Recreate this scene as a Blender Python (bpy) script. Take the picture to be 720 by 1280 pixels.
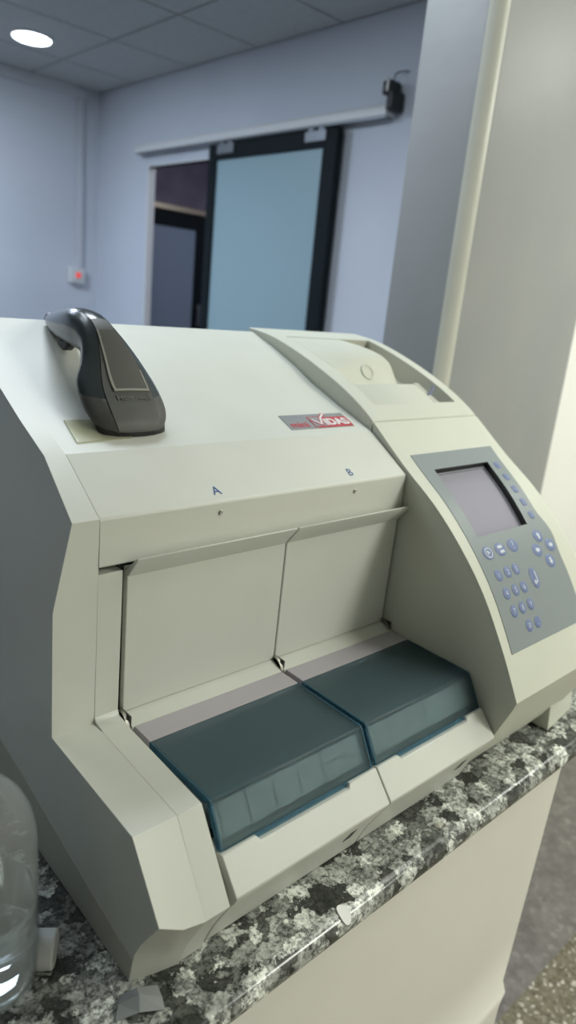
import bpy, bmesh, math, random
from mathutils import Vector, Matrix

for o in list(bpy.data.objects):
    bpy.data.objects.remove(o, do_unlink=True)
SC = bpy.context.scene
COL = SC.collection
ZO = 1.061          # height of the modelling origin above the floor (counter top is at 0.90 m)

# ------------------------------------------------------------------ camera
cam_d = bpy.data.cameras.new('camera')
cam = bpy.data.objects.new('camera', cam_d); COL.objects.link(cam)
cr_, cu_, cd_ = Vector((0.73849477, -0.66746155, 0.0955016)), Vector((0.12753698, 0.27736136, 0.95226309)), Vector((0.66208745, 0.69106133, -0.28995594))
M = Matrix((cr_, cu_, -cd_)).transposed().to_4x4()
M.translation = Vector((-0.25180093, -0.56323952, 0.42965114 + ZO))
cam.matrix_world = M
cam_d.sensor_fit = 'VERTICAL'; cam_d.sensor_height = 36.0; cam_d.sensor_width = 36.0 * 720 / 1280
cam_d.lens = 36.0 * 869.79 / 1280
cam_d.clip_start = 0.02
cam_d.dof.use_dof = True; cam_d.dof.focus_distance = 0.74; cam_d.dof.aperture_fstop = 4.0
SC.camera = cam

# ------------------------------------------------------------------ world, lamps, exposure
SC.view_settings.view_transform = 'Standard'; SC.view_settings.look = 'None'
SC.view_settings.gamma = 1.0; SC.view_settings.use_curve_mapping = False
SC.view_settings.exposure = 0.0
W = bpy.data.worlds.new('world'); SC.world = W; W.use_nodes = True
W.node_tree.nodes['Background'].inputs[0].default_value = (0.80, 0.84, 0.86, 1)
W.node_tree.nodes['Background'].inputs[1].default_value = 0.30

def area_light(name, loc, size, power, color, sizey=None, rot=(0, 0, 0), spread=180):
    d = bpy.data.lights.new(name, 'AREA'); d.energy = power; d.color = color
    d.shape = 'RECTANGLE'; d.size = size; d.size_y = sizey or size; d.spread = math.radians(spread)
    o = bpy.data.objects.new(name, d); COL.objects.link(o)
    o.location = (loc[0], loc[1], loc[2] + ZO); o.rotation_euler = rot
    return o
area_light('near_ceiling_lamp', (1.45, -0.70, 1.44), 0.5, 6.5, (0.98, 1.0, 0.90))
area_light('column_fill_light', (1.50, -0.25, 1.44), 0.5, 4.5, (0.98, 1.0, 0.90))  # unseen source, added to balance the light around the column
area_light('entrance_fill_light', (1.60, -1.95, 1.44), 0.6, 46, (0.985, 1.0, 0.90))  # added out of view to fill the front faces and counter wall
area_light('device_fill_light', (0.50, 0.85, 1.44), 0.45, 12.5, (0.82, 0.91, 1.0))  # no visible source; added for cool light on the hood top
area_light('side_fill_light', (-0.10, 1.10, 1.44), 0.5, 6.0, (0.80, 0.91, 1.0))  # made-up light that lifts the column's left face
area_light('right_fill_light', (2.5, -0.55, 1.44), 0.5, 13, (0.98, 1.0, 0.92))  # added only to brighten the white wall beside the column
area_light('far_fill_light', (0.30, 2.50, 1.44), 0.5, 37, (0.71, 0.83, 1.0))  # unseen light added to bring up the far room
area_light('corridor_fill_light', (2.6, 2.4, 1.44), 0.3, 9.0, (0.84, 0.86, 1.0))  # invented source lighting the corridor behind the opening

# ------------------------------------------------------------------ materials
def mat(name, col, rough=0.5, metal=0.0, spec=0.5, emit=None, estr=0, coat=0):
    m = bpy.data.materials.new(name); m.use_nodes = True
    b = m.node_tree.nodes['Principled BSDF']
    b.inputs['Base Color'].default_value = (*col, 1); b.inputs['Roughness'].default_value = rough
    b.inputs['Metallic'].default_value = metal; b.inputs['Specular IOR Level'].default_value = spec
    b.inputs['Coat Weight'].default_value = coat
    if emit:
        b.inputs['Emission Color'].default_value = (*emit, 1); b.inputs['Emission Strength'].default_value = estr
    return m
def N(m, t, **kw):
    n = m.node_tree.nodes.new(t)
    for k, v in kw.items(): setattr(n, k, v)
    return n
def L(m, a, b): m.node_tree.links.new(a, b)
def noisy(m, scale, c1, c2, bump=0.0, bscale=None, detail=4, lo=0.35, hi=0.65):
    """mottle the base colour and give the surface a fine bump"""
    b = m.node_tree.nodes['Principled BSDF']
    tc = N(m, 'ShaderNodeTexCoord')
    n = N(m, 'ShaderNodeTexNoise'); n.inputs['Scale'].default_value = scale; n.inputs['Detail'].default_value = detail
    L(m, tc.outputs['Object'], n.inputs['Vector'])
    r = N(m, 'ShaderNodeValToRGB'); r.color_ramp.elements[0].position = lo; r.color_ramp.elements[1].position = hi
    r.color_ramp.elements[0].color = (*c1, 1); r.color_ramp.elements[1].color = (*c2, 1)
    L(m, n.outputs['Fac'], r.inputs['Fac']); L(m, r.outputs['Color'], b.inputs['Base Color'])
    if bump:
        n2 = N(m, 'ShaderNodeTexNoise'); n2.inputs['Scale'].default_value = bscale or scale * 6; n2.inputs['Detail'].default_value = 3
        L(m, tc.outputs['Object'], n2.inputs['Vector'])
        bp = N(m, 'ShaderNodeBump'); bp.inputs['Strength'].default_value = bump; bp.inputs['Distance'].default_value = 0.002
        L(m, n2.outputs['Fac'], bp.inputs['Height']); L(m, bp.outputs['Normal'], b.inputs['Normal'])
    return m

CREAM = noisy(mat('cream_plastic', (.66, .67, .61), 0.42), 9, (.655, .668, .605), (.685, .698, .635), 0.05, 900)
CREAMD = mat('cream_plastic_shadow_gap', (.05, .05, .043), 0.6)
CONSOLE = noisy(mat('warm_cream_plastic', (.63, .64, .55), 0.45), 9, (.61, .622, .53), (.64, .652, .56), 0.05, 900)
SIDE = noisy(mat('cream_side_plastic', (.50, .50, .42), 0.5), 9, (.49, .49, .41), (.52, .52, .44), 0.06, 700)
STRIP = mat('lavender_label_strip', (.50, .47, .51), 0.5)
DARK = mat('dark_interior', (.018, .022, .02), 0.7)
TRAYM = mat('dark_tray_plastic', (.13, .16, .17), 0.5)
REAG = mat('pale_strip_plastic', (.66, .67, .66), 0.4)
METAL = mat('steel', (.42, .41, .37), 0.45, 1.0)
BRASS = mat('brass_strip', (.85, .76, .55), 0.42, 1.0)
GREYP = mat('grey_keypad_film', (.225, .26, .27), 0.42)
BEZEL = mat('screen_bezel_black', (.03, .032, .03), 0.4)
LCD = mat('lcd_screen', (.30, .285, .35), 0.5, spec=.3)
KEYB = mat('blue_key', (.13, .18, .36), 0.45)
KEYI = mat('key_legend_white', (.62, .66, .75), 0.5)
BLUEINK = mat('blue_ink', (.05, .12, .32), 0.5)
RED = mat('badge_red', (.54, .065, .08), 0.4)
SILVER = mat('badge_silver', (.36, .37, .38), 0.35, 0.3)
WHITEI = mat('badge_white', (.75, .73, .73), 0.5)
BLUETAB = mat('navy_tab', (.02, .04, .11), 0.4)
GUND = mat('scanner_dark_gloss', (.040, .050, .054), 0.22, spec=.6)
GUNM = noisy(mat('scanner_matte_grey', (.075, .075, .069), 0.5), 40, (.068, .068, .062), (.080, .080, .074), .08, 1500)
GUNW = mat('scanner_badge_window', (.10, .10, .09), 0.3)
SCRAPW = mat('white_paper', (.90, .90, .88), 0.6)
LETT = mat('scanner_lettering', (.15, .15, .135), 0.5)
GUNE = mat('scanner_badge_rim', (.30, .29, .26), 0.35)
BLACK = mat('black_rubber', (.012, .012, .013), 0.5)
WALLN = noisy(mat('painted_wall_cool', (.64, .67, .73), 0.7), 1.2, (.60, .635, .70), (.67, .70, .76), 0.15, 60)
WALLC = noisy(mat('counter_wall_paint', (.82, .80, .735), 0.55), 3, (.80, .78, .715), (.85, .83, .765), 0.10, 30)
WALLW = noisy(mat('white_wall_paint', (.88, .88, .85), 0.6), 3, (.87, .87, .84), (.90, .90, .87), .08, 30)
TRIM = mat('painted_trim', (.62, .64, .68), 0.5)
DOORB = mat('black_anodised_frame', (.010, .015, .017), 0.6, spec=.12)
WHITE = mat('white_plastic', (.72, .73, .72), 0.4)
GREYB = mat('grey_bracket', (.23, .25, .27), 0.4, .5)
REDL = mat('red_neon', (.6, .04, .03), 0.3, emit=(1, .08, .05), estr=.6)
PURPLE = noisy(mat('corridor_paint', (.16, .14, .19), 0.6), 6, (.14, .12, .17), (.19, .17, .22))
LAMPW = mat('lamp_diffuser', (.9, .9, .9), 0.4, emit=(.86, .93, 1.0), estr=9.0)
LAMPR = mat('lamp_rim', (.8, .8, .8), 0.4)

# ceiling tile
CEIL = mat('ceiling_tile', (.5, .52, .51), 0.8)
noisy(CEIL, 30, (.47, .49, .48), (.51, .53, .52), .2, 200)
# glossy oil-painted column
COLM = noisy(mat('column_oil_paint', (.29, .30, .30), 0.4, spec=.4), 3, (.275, .285, .285), (.305, .31, .31), .35, 22)
HILITE = noisy(mat('corner_highlight_cream', (.66, .66, .59), 0.3), 4, (.64, .64, .57), (.69, .69, .62), .15, 30)  # paler cream standing in for the reflection on the column corner
# frosted glass (opaque-looking, milky)
def frosted(name, col):
    m = mat(name, col, 0.35, spec=.5)
    return m
FROST = frosted('frosted_glass_teal', (.30, .43, .47))
FROSTD = frosted('frosted_glass_dusk', (.26, .33, .42))

# granite
GRAN = mat('granite', (.2, .2, .2), 0.2, spec=.45)
def build_granite(m):
    b = m.node_tree.nodes['Principled BSDF']
    tc = N(m, 'ShaderNodeTexCoord')
    def noise(scale, det, rough=.6):
        n = N(m, 'ShaderNodeTexNoise'); n.inputs['Scale'].default_value = scale; n.inputs['Detail'].default_value = det; n.inputs['Roughness'].default_value = rough
        L(m, tc.outputs['Object'], n.inputs['Vector']); return n
    def ramp(src, stops):
        r = N(m, 'ShaderNodeValToRGB'); e = r.color_ramp.elements
        e[0].position, e[0].color = stops[0][0], (*[stops[0][1]] * 3, 1); e[1].position, e[1].color = stops[-1][0], (*[stops[-1][1]] * 3, 1)
        for p, c in stops[1:-1]:
            k = e.new(p); k.color = (c, c, c, 1)
        L(m, src, r.inputs['Fac']); return r
    def mul(a, c, fac=1.0):
        x = N(m, 'ShaderNodeMixRGB', blend_type='MULTIPLY'); x.inputs['Fac'].default_value = fac
        L(m, a, x.inputs['Color1']); L(m, c, x.inputs['Color2']); return x.outputs['Color']
    w = noise(75, 5, .65)
    mix = N(m, 'ShaderNodeMixRGB', blend_type='ADD'); mix.inputs['Fac'].default_value = 0.045
    L(m, tc.outputs['Object'], mix.inputs['Color1']); L(m, w.outputs['Color'], mix.inputs['Color2'])
    mp = N(m, 'ShaderNodeMapping'); mp.inputs['Rotation'].default_value = (0, 0, .9); mp.inputs['Scale'].default_value = (1, 1.5, 1)
    L(m, mix.outputs['Color'], mp.inputs['Vector'])
    v = N(m, 'ShaderNodeTexVoronoi'); v.inputs['Scale'].default_value = 40; L(m, mp.outputs['Vector'], v.inputs['Vector'])
    sep = N(m, 'ShaderNodeSeparateColor'); L(m, v.outputs['Color'], sep.inputs[0])
    cell = ramp(sep.outputs[0], [(0, .035), (.18, .06), (.34, .20), (.62, .42), (1, .72)])
    ve = N(m, 'ShaderNodeTexVoronoi', feature='DISTANCE_TO_EDGE'); ve.inputs['Scale'].default_value = 40; L(m, mp.outputs['Vector'], ve.inputs['Vector'])
    edge = ramp(ve.outputs['Distance'], [(0, .30), (.05, .6), (.16, 1.0)])
    fine = ramp(noise(170, 6, .7).outputs['Fac'], [(.37, .06), (.46, .7), (.60, 1.2)])
    big = ramp(noise(26, 3).outputs['Fac'], [(.34, .25), (.56, 1.1)])
    c = mul(mul(mul(cell.outputs['Color'], edge.outputs['Color']), fine.outputs['Color'], .9), big.outputs['Color'], .8)
    t = N(m, 'ShaderNodeMixRGB', blend_type='MULTIPLY'); t.inputs['Fac'].default_value = 1; L(m, c, t.inputs['Color1']); t.inputs['Color2'].default_value = (1.38, 1.42, 1.32, 1)
    a = N(m, 'ShaderNodeMixRGB', blend_type='ADD'); a.inputs['Fac'].default_value = 1; L(m, t.outputs['Color'], a.inputs['Color1']); a.inputs['Color2'].default_value = (.010, .012, .010, 1)
    L(m, a.outputs['Color'], b.inputs['Base Color'])
build_granite(GRAN)
# terrazzo floor and mottled grey floor
def speckle(name, cols, scale, rough=.5):
    m = mat(name, cols[0], rough); b = m.node_tree.nodes['Principled BSDF']
    tc = N(m, 'ShaderNodeTexCoord')
    v = N(m, 'ShaderNodeTexVoronoi'); v.inputs['Scale'].default_value = scale; L(m, tc.outputs['Object'], v.inputs['Vector'])
    bw = N(m, 'ShaderNodeSeparateColor'); L(m, v.outputs['Color'], bw.inputs[0])
    r = N(m, 'ShaderNodeValToRGB'); e = r.color_ramp.elements
    e[0].position = 0; e[0].color = (*cols[0], 1); e[1].position = 1; e[1].color = (*cols[-1], 1)
    for i, c in enumerate(cols[1:-1]):
        k = e.new((i + 1) / (len(cols) - 1)); k.color = (*c, 1)
    L(m, bw.outputs[0], r.inputs['Fac'])
    n = N(m, 'ShaderNodeTexNoise'); n.inputs['Scale'].default_value = scale * .35; n.inputs['Detail'].default_value = 5
    L(m, tc.outputs['Object'], n.inputs['Vector'])
    mx = N(m, 'ShaderNodeMixRGB', blend_type='OVERLAY'); mx.inputs['Fac'].default_value = .55
    L(m, r.outputs['Color'], mx.inputs['Color1']); L(m, n.outputs['Fac'], mx.inputs['Color2'])
    L(m, mx.outputs['Color'], b.inputs['Base Color'])
    return m
TERR = speckle('terrazzo', [(.10, .085, .05), (.17, .15, .10), (.12, .10, .06), (.22, .20, .15), (.15, .13, .085), (.55, .52, .45)], 130)
GFLOOR = speckle('mottled_grey_floor', [(.15, .137, .128), (.18, .167, .158), (.16, .148, .14), (.23, .215, .205)], 70)

# translucent blue lid plastic
def translucent(name, col, tcol, fac, rough):
    m = bpy.data.materials.new(name); m.use_nodes = True; nt = m.node_tree
    b = nt.nodes['Principled BSDF']; out = nt.nodes['Material Output']
    b.inputs['Base Color'].default_value = (*col, 1); b.inputs['Roughness'].default_value = rough
    t = N(m, 'ShaderNodeBsdfTransparent'); t.inputs['Color'].default_value = (*tcol, 1)
    mx = N(m, 'ShaderNodeMixShader'); mx.inputs['Fac'].default_value = fac
    L(m, b.outputs[0], mx.inputs[1]); L(m, t.outputs[0], mx.inputs[2]); L(m, mx.outputs[0], out.inputs['Surface'])
    return m
def frosted_clear(name, col, tcol, rough, w_surface, w_clear):
    m = translucent(name, col, tcol, 1 - w_surface, rough); nt = m.node_tree
    out = nt.nodes['Material Output']; mx = out.inputs['Surface'].links[0].from_node
    t = mx.inputs[2].links[0].from_node
    rf = N(m, 'ShaderNodeBsdfRefraction'); rf.inputs['Color'].default_value = (*tcol, 1); rf.inputs['IOR'].default_value = 1.12; rf.inputs['Roughness'].default_value = .42
    m2 = N(m, 'ShaderNodeMixShader'); m2.inputs['Fac'].default_value = w_clear
    L(m, rf.outputs[0], m2.inputs[1]); L(m, t.outputs[0], m2.inputs[2]); L(m, m2.outputs[0], mx.inputs[2])
    return m
LID = frosted_clear('smoky_blue_lid', (.165, .235, .255), (.82, .885, .90), .26, .20, .45)
LIDE = translucent('blue_lid_edge', (.08, .20, .28), (.50, .70, .80), .55, .25)
PAPER = translucent('crumpled_film', (.42, .44, .44), (.9, .92, .92), .30, .25)
def clear(name, col=(1, 1, 1), rough=.03, ior=1.45):
    m = bpy.data.materials.new(name); m.use_nodes = True; b = m.node_tree.nodes['Principled BSDF']
    b.inputs['Base Color'].default_value = (*col, 1); b.inputs['Roughness'].default_value = rough
    b.inputs['Transmission Weight'].default_value = 1.0; b.inputs['IOR'].default_value = ior
    return m
PET = translucent('clear_pet', (.40, .42, .42), (.92, .94, .94), .74, .08)
WATER = clear('water', (.96, .98, .98), 0.0, 1.33)
FILM = translucent('clear_film', (.60, .60, .46), (.95, .95, .85), .55, .2)

# ------------------------------------------------------------------ mesh helpers (coordinates: modelling frame, +ZO to world)
def wloc(parent):
    v = Vector((0, 0, 0))
    while parent is not None:
        v += parent.location; parent = parent.parent
    return v
def obj(name, verts, faces, material, parent=None, bevel=0, seg=2, smooth=True, origin=None, subsurf=0, angle=30, nobevel=None):
    vw = [Vector((v[0], v[1], v[2] + ZO)) for v in verts]
    if parent is not None: base = wloc(parent); org = base
    else:
        org = Vector((origin[0], origin[1], origin[2] + ZO)) if origin else Vector((sum(v.x for v in vw) / len(vw), sum(v.y for v in vw) / len(vw), min(v.z for v in vw)))
        base = Vector((0, 0, 0))
    me = bpy.data.meshes.new(name); me.from_pydata([v - org for v in vw], [], faces); me.validate()
    bm = bmesh.new(); bm.from_mesh(me); bmesh.ops.recalc_face_normals(bm, faces=bm.faces)
    if nobevel:
        lay = bm.edges.layers.float.new('bevel_weight_edge'); zo = Vector((0, 0, ZO))
        for e in bm.edges:
            if len(e.link_faces) == 2 and e.calc_face_angle(0) > math.radians(angle) and not nobevel(e.verts[0].co + org - zo, e.verts[1].co + org - zo): e[lay] = 1.0
    bm.to_mesh(me); bm.free()
    mats = material if isinstance(material, (list, tuple)) else [material]
    for m in mats: me.materials.append(m)
    o = bpy.data.objects.new(name, me); COL.objects.link(o)
    if parent is not None: o.parent = parent
    else: o.location = org
    if bevel:
        md = o.modifiers.new('bevel', 'BEVEL'); md.width = bevel; md.segments = seg; md.limit_method = 'WEIGHT' if nobevel else 'ANGLE'; md.angle_limit = math.radians(angle)
        md.use_clamp_overlap = True
    if subsurf:
        md = o.modifiers.new('sub', 'SUBSURF'); md.levels = subsurf; md.render_levels = subsurf
    if smooth:
        me.shade_smooth()
        if not subsurf:
            try: me.set_sharp_from_angle(angle=math.radians(40))
            except Exception: pass
    return o
def tag(o, label, cat, group=None):
    o['label'] = label; o['category'] = cat
    if group: o['group'] = group
    return o
def thing(name, label, cat, loc, group=None):
    o = bpy.data.objects.new(name, None); COL.objects.link(o); o.empty_display_size = .05
    o.location = (loc[0], loc[1], loc[2] + ZO); return tag(o, label, cat, group)
def struct(o): o['kind'] = 'structure'; return o
def box(x0, x1, y0, y1, z0, z1):
    v = [(x, y, z) for x in (x0, x1) for y in (y0, y1) for z in (z0, z1)]
    return v, [(0, 1, 3, 2), (4, 6, 7, 5), (0, 4, 5, 1), (2, 3, 7, 6), (0, 2, 6, 4), (1, 5, 7, 3)]
def merge(*vf):
    V, F = [], []
    for v, f in vf:
        n = len(V); V += list(v); F += [tuple(i + n for i in q) for q in f]
    return V, F
def loft(secs, cap=True, closed=True):
    """secs: list of rings (same number of points)"""
    n = len(secs[0]); V = [p for s in secs for p in s]; F = []
    for i in range(len(secs) - 1):
        for k in range(n if closed else n - 1):
            F.append((i * n + k, i * n + (k + 1) % n, (i + 1) * n + (k + 1) % n, (i + 1) * n + k))
    if cap and closed:
        F.append(tuple(range(n))); F.append(tuple(range((len(secs) - 1) * n, len(secs) * n)))
    return V, F
def prism(prof, x0, x1):
    return loft([[(x0, y, z) for y, z in prof], [(x1, y, z) for y, z in prof]])
def offset(prof, d):
    """inset a closed profile by d"""
    n = len(prof); A = sum(prof[i][0] * prof[(i + 1) % n][1] - prof[(i + 1) % n][0] * prof[i][1] for i in range(n))
    s = 1 if A > 0 else -1; out = []
    for i in range(n):
        p0, p, p1 = (Vector(prof[i - 1]), Vector(prof[i]), Vector(prof[(i + 1) % n]))
        e0 = (p - p0).normalized(); e1 = (p1 - p).normalized()
        n0 = Vector((-e0.y, e0.x)) * s; n1 = Vector((-e1.y, e1.x)) * s
        m = (n0 + n1); m = m / max(.25, m.dot(m) / 2)
        out.append(tuple(p + m * d * 1.0))
    return out
def catmull(P, n=8):
    P = [Vector(p) for p in P]; o = []
    Q = [2 * P[0] - P[1]] + P + [2 * P[-1] - P[-2]]
    for i in range(1, len(Q) - 2):
        a, b, c, d = Q[i - 1:i + 3]
        for k in range(n):
            t = k / n
            o.append(.5 * (2 * b + (c - a) * t + (2 * a - 5 * b + 4 * c - d) * t * t + (3 * b - a - 3 * c + d) * t ** 3))
    o.append(P[-1]); return o
def tube(path, r, n=10, cap=True):
    path = [Vector(p) for p in path]; secs = []
    up = Vector((0, 0, 1)); 
    for i, p in enumerate(path):
        t = (path[min(i + 1, len(path) - 1)] - path[max(i - 1, 0)]).normalized()
        a = t.cross(up); a = a.normalized() if a.length > 1e-4 else t.cross(Vector((1, 0, 0))).normalized()
        b = a.cross(t); rr = r[i] if isinstance(r, (list, tuple)) else r
        secs.append([tuple(p + (a * math.cos(q) + b * math.sin(q)) * rr) for q in [2 * math.pi * k / n for k in range(n)]])
    return loft(secs, cap)
def lathe(c, prof, n=40, axis=(0, 0, 1)):
    """prof: list of (radius, height along axis) from c"""
    ax = Vector(axis).normalized(); a = ax.cross(Vector((0, 0, 1)) if abs(ax.z) < .9 else Vector((1, 0, 0))).normalized(); b = ax.cross(a)
    secs = [[tuple(Vector(c) + ax * h + (a * math.cos(q) + b * math.sin(q)) * max(r, 1e-4)) for q in [2 * math.pi * k / n for k in range(n)]] for r, h in prof]
    return loft(secs, True)
def text(name, body, origin, ex, ey, size, material, parent, extrude=.0002, bold=0.0, align='CENTER'):
    """flat lettering: origin = baseline centre, ex/ey the reading and up directions"""
    cu = bpy.data.curves.new('t', 'FONT'); cu.body = body; cu.size = size; cu.extrude = extrude; cu.offset = bold
    cu.align_x = align; cu.align_y = 'CENTER'; cu.resolution_u = 4
    to = bpy.data.objects.new('t', cu); COL.objects.link(to)
    bpy.context.view_layer.update()
    me = bpy.data.meshes.new_from_object(to.evaluated_get(bpy.context.evaluated_depsgraph_get()))
    bpy.data.objects.remove(to); bpy.data.curves.remove(cu)
    ex = Vector(ex).normalized(); ey = Vector(ey); ey = (ey - ex * ey.dot(ex)).normalized(); en = ex.cross(ey)
    V = [tuple(Vector(origin) + ex * v.co.x + ey * v.co.y + en * v.co.z) for v in me.vertices]
    F = [tuple(p.vertices) for p in me.polygons]
    bpy.data.meshes.remove(me)
    return obj(name, V, F, material, parent, smooth=False)

# ================================================================== SETTING
XW, YW, ZC, ZF = 1.898, 3.576, 1.4536, -1.061
CT = -0.161                     # counter top
# floor: terrazzo in front of the half wall, mottled grey behind it
struct(obj('floor', *box(-3.2, 3.4, -.117, 4.2, ZF - .1, ZF), GFLOOR, smooth=False))
struct(obj('floor_terrazzo', *box(-3.2, 3.4, -3.0, -.117, ZF - .1, ZF), TERR, smooth=False))
# ceiling: individual lay-in tiles in one object, grooves between them
def ceiling():
    V, F = [], []
    V, F = merge(box(-3.2, 3.4, -3.0, 4.2, ZC + .012, ZC + .1))
    xs = [XW - .413 - .515 * k for k in range(10, -1, -1)] + [XW]; ys = [3.576 - .915 - .512 * k for k in range(13, -1, -1)] + [3.17, 3.576]
    for i in range(len(xs) - 1):
        for j in range(len(ys) - 1):
            V, F = merge((V, F), box(xs[i] + .006, xs[i + 1] - .006, ys[j] + .006, ys[j + 1] - .006, ZC, ZC + .014))
    V, F = merge((V, F), box(XW, 3.4, -3, 4.2, ZC, ZC + .014))
    return V, F
struct(obj('ceiling', *ceiling(), CEIL, smooth=False))
struct(obj('wall_back', *box(-3.2, XW + .035, YW, YW + .12, ZF, ZC + .1), WALLN, smooth=False))
# right wall with the door opening cut out of it
OY0, OY1, OZ = 2.26, 3.012, 1.036
struct(obj('wall_right', *merge(box(XW, XW + .035, .500, OY0, ZF, ZC + .1), box(XW, XW + .035, OY1, YW, ZF, ZC + .1), box(XW, XW + .035, OY0, OY1, OZ, ZC + .1)), WALLN, smooth=False))
struct(obj('wall_beside_column', *box(1.600, 3.35, .420, .500, ZF, ZC + .1), WALLW, smooth=False))
struct(obj('wall_left', *box(-3.3, -3.2, -3.0, YW, ZF, ZC + .1), WALLN, smooth=False))
struct(obj('wall_front', *box(-3.2, 3.4, -3.1, -3.0, ZF, ZC + .1), WALLC, smooth=False))
struct(obj('wall_far_right', *box(3.3, 3.4, -3.0, .420, ZF, ZC + .1), WALLW, smooth=False))
# corridor behind the opening
struct(obj('wall_corridor_end', *box(XW + .035, 3.4, 3.60, 3.7, ZF, ZC + .1), PURPLE, smooth=False))
struct(obj('wall_corridor_side', *box(3.3, 3.4, .500, 3.6, ZF, ZC + .1), PURPLE, smooth=False))
# cornice along the back wall
struct(obj('trim_1', *box(-3.2, XW - .14, YW - .03, YW, 1.398, ZC), TRIM, bevel=.003))
# casing line round the opening
struct(obj('trim_2', *merge(box(XW - .003, XW + .038, OY1 - .003, OY1 + .010, ZF, OZ + .010), box(XW - .003, XW + .038, OY0, OY1 + .010, OZ, OZ + .010)), WHITE, bevel=.002))

# half wall that carries the counter; its free end leans slightly like the plaster in the photo
def half_wall():
    x0, yb, yf = -3.0, -.117, -.2235
    secs = []
    zs = [(ZF, .628, yf - .010), (-.628, .650, yf - .010), (-.612, .664, yf - .009), (-.600, .668, yf), (-.5, .674, yf), (-.1905, .692, yf)]
    V, F = loft([[(x0, yb, z), (x, yb, z), (x, f, z), (x0, f, z)] for z, x, f in zs])
    return V, F
struct(obj('wall_counter_support', *half_wall(), WALLC, bevel=.003, angle=60))
# granite counter with a bullnose front edge
def counter():
    prof = [(.44, CT - .03), (.44, CT)]
    cy, cz, r = -.217, CT - .015, .015
    prof += [(cy - r * math.sin(a), cz + r * math.cos(a)) for a in [math.pi * k / 10 for k in range(11)]]
    return prism(prof, -3.0, 1.045)
ctr = obj('countertop', *counter(), GRAN)
tag(ctr, 'black and white speckled granite counter with a rounded front edge', 'counter')

# column: glossy grey oil paint, bulging rounded corner
def column():
    x0, x1, y0, y1 = 1.045, 1.612, .345, .528
    r = .035; ring = []
    for k in range(9):
        a = math.pi + math.pi / 2 * k / 8
        ring.append((x0 + r + r * math.cos(a), y0 + r + r * math.sin(a)))
    for k in range(5):
        a = -math.pi / 2 + math.pi / 2 * k / 4
        ring.append((x1 - .006 + .006 * math.cos(a), y0 + .006 + .006 * math.sin(a)))
    ring += [(x1, y1), (x0, y1)]
    rnd = random.Random(4); secs = []
    for i in range(27):
        z = ZF + (ZC - ZF) * i / 26
        d = rnd.uniform(-.0006, .0006)
        secs.append([(x + (d if k < 9 else 0), y + (d if k < 14 else 0), z) for k, (x, y) in enumerate(ring)])
    return loft(secs)
struct(obj('column', *column(), COLM))

# highlight on the rounded column edge, put in as a paler cream strip
def corner_highlight():
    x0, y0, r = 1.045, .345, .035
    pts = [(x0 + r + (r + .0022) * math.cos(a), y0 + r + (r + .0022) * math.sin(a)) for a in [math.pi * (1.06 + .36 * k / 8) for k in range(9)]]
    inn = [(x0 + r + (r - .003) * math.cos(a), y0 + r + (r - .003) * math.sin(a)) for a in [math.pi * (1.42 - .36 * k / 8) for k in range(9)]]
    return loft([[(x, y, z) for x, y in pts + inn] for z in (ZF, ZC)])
struct(obj('column_highlight', *corner_highlight(), HILITE))

# ================================================================== FAR ROOM OBJECTS
# sliding door panel in front of the wall
DX0, DX1 = XW - .052, XW - .020
dr = thing('sliding_door', 'black framed sliding door with a frosted glass pane hanging from the wall rail', 'door', (XW - .036, 2.0, ZF + .005))
y0, y1, zt, zb = 1.560, 2.402, 1.083, ZF + .01
obj('stile', *box(DX0, DX1, y1 - .055, y1, zb, zt), DOORB, dr, bevel=.003)
obj('stile', *box(DX0, DX1, y0, y0 + .078, zb, zt), DOORB, dr, bevel=.003)
obj('top_rail', *box(DX0, DX1, y0 + .078, y1 - .055, zt - .066, zt), DOORB, dr, bevel=.003)
obj('bottom_rail', *box(DX0, DX1, y0 + .078, y1 - .055, zb, zb + .09), DOORB, dr, bevel=.003)
obj('glass_pane', *box(DX0 + .012, DX1 - .012, y0 + .078, y1 - .055, zb + .09, zt - .066), FROST, dr)
for yy in (2.27, 1.68):
    obj('hanger_bracket', *merge(box(DX0 - .008, DX0 + .002, yy - .06, yy + .06, zt - .045, zt - .004), box(DX0 - .006, DX0 + .012, yy - .045, yy - .015, zt - .01, zt + .006), box(DX0 - .006, DX0 + .012, yy + .015, yy + .045, zt - .01, zt + .006)), GREYB, dr, bevel=.003)
# rail with cover
rl = thing('door_rail', 'long white sliding door rail cover fixed on the wall above the door', 'rail', (XW - .03, 2.26, 1.108))
prof = [(XW - .056, 1.098), (XW - .056, 1.126), (XW - .046, 1.138), (XW - .002, 1.138), (XW - .002, 1.098)]
obj('rail_cover', *loft([[(x, 1.325, z) for x, z in prof], [(x, 3.075, z) for x, z in prof]]), WHITE, rl, bevel=.002)
obj('track', *box(XW - .050, XW - .014, 1.33, 3.07, 1.092, 1.0985), GREYB, rl)
# motor unit / closer at the right end
mt = thing('rail_closer', 'small black door closer unit at the right end of the rail', 'door closer', (XW - .04, 1.30, 1.11))
obj('body', *box(XW - .068, XW - .002, 1.287, 1.322, 1.108, 1.172), BLACK, mt, bevel=.008)
obj('head', *box(XW - .068, XW - .012, 1.302, 1.345, 1.160, 1.205), BLACK, mt, bevel=.006)
obj('clip', *box(XW - .073, XW - .067, 1.312, 1.322, 1.168, 1.212), METAL, mt, bevel=.002)
obj('wire', *tube(catmull([(XW - .04, 1.322, 1.200), (XW - .03, 1.320, 1.232), (XW - .012, 1.305, 1.242), (XW - .005, 1.285, 1.242)], 6), .003, 8), GREYB, mt)
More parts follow.
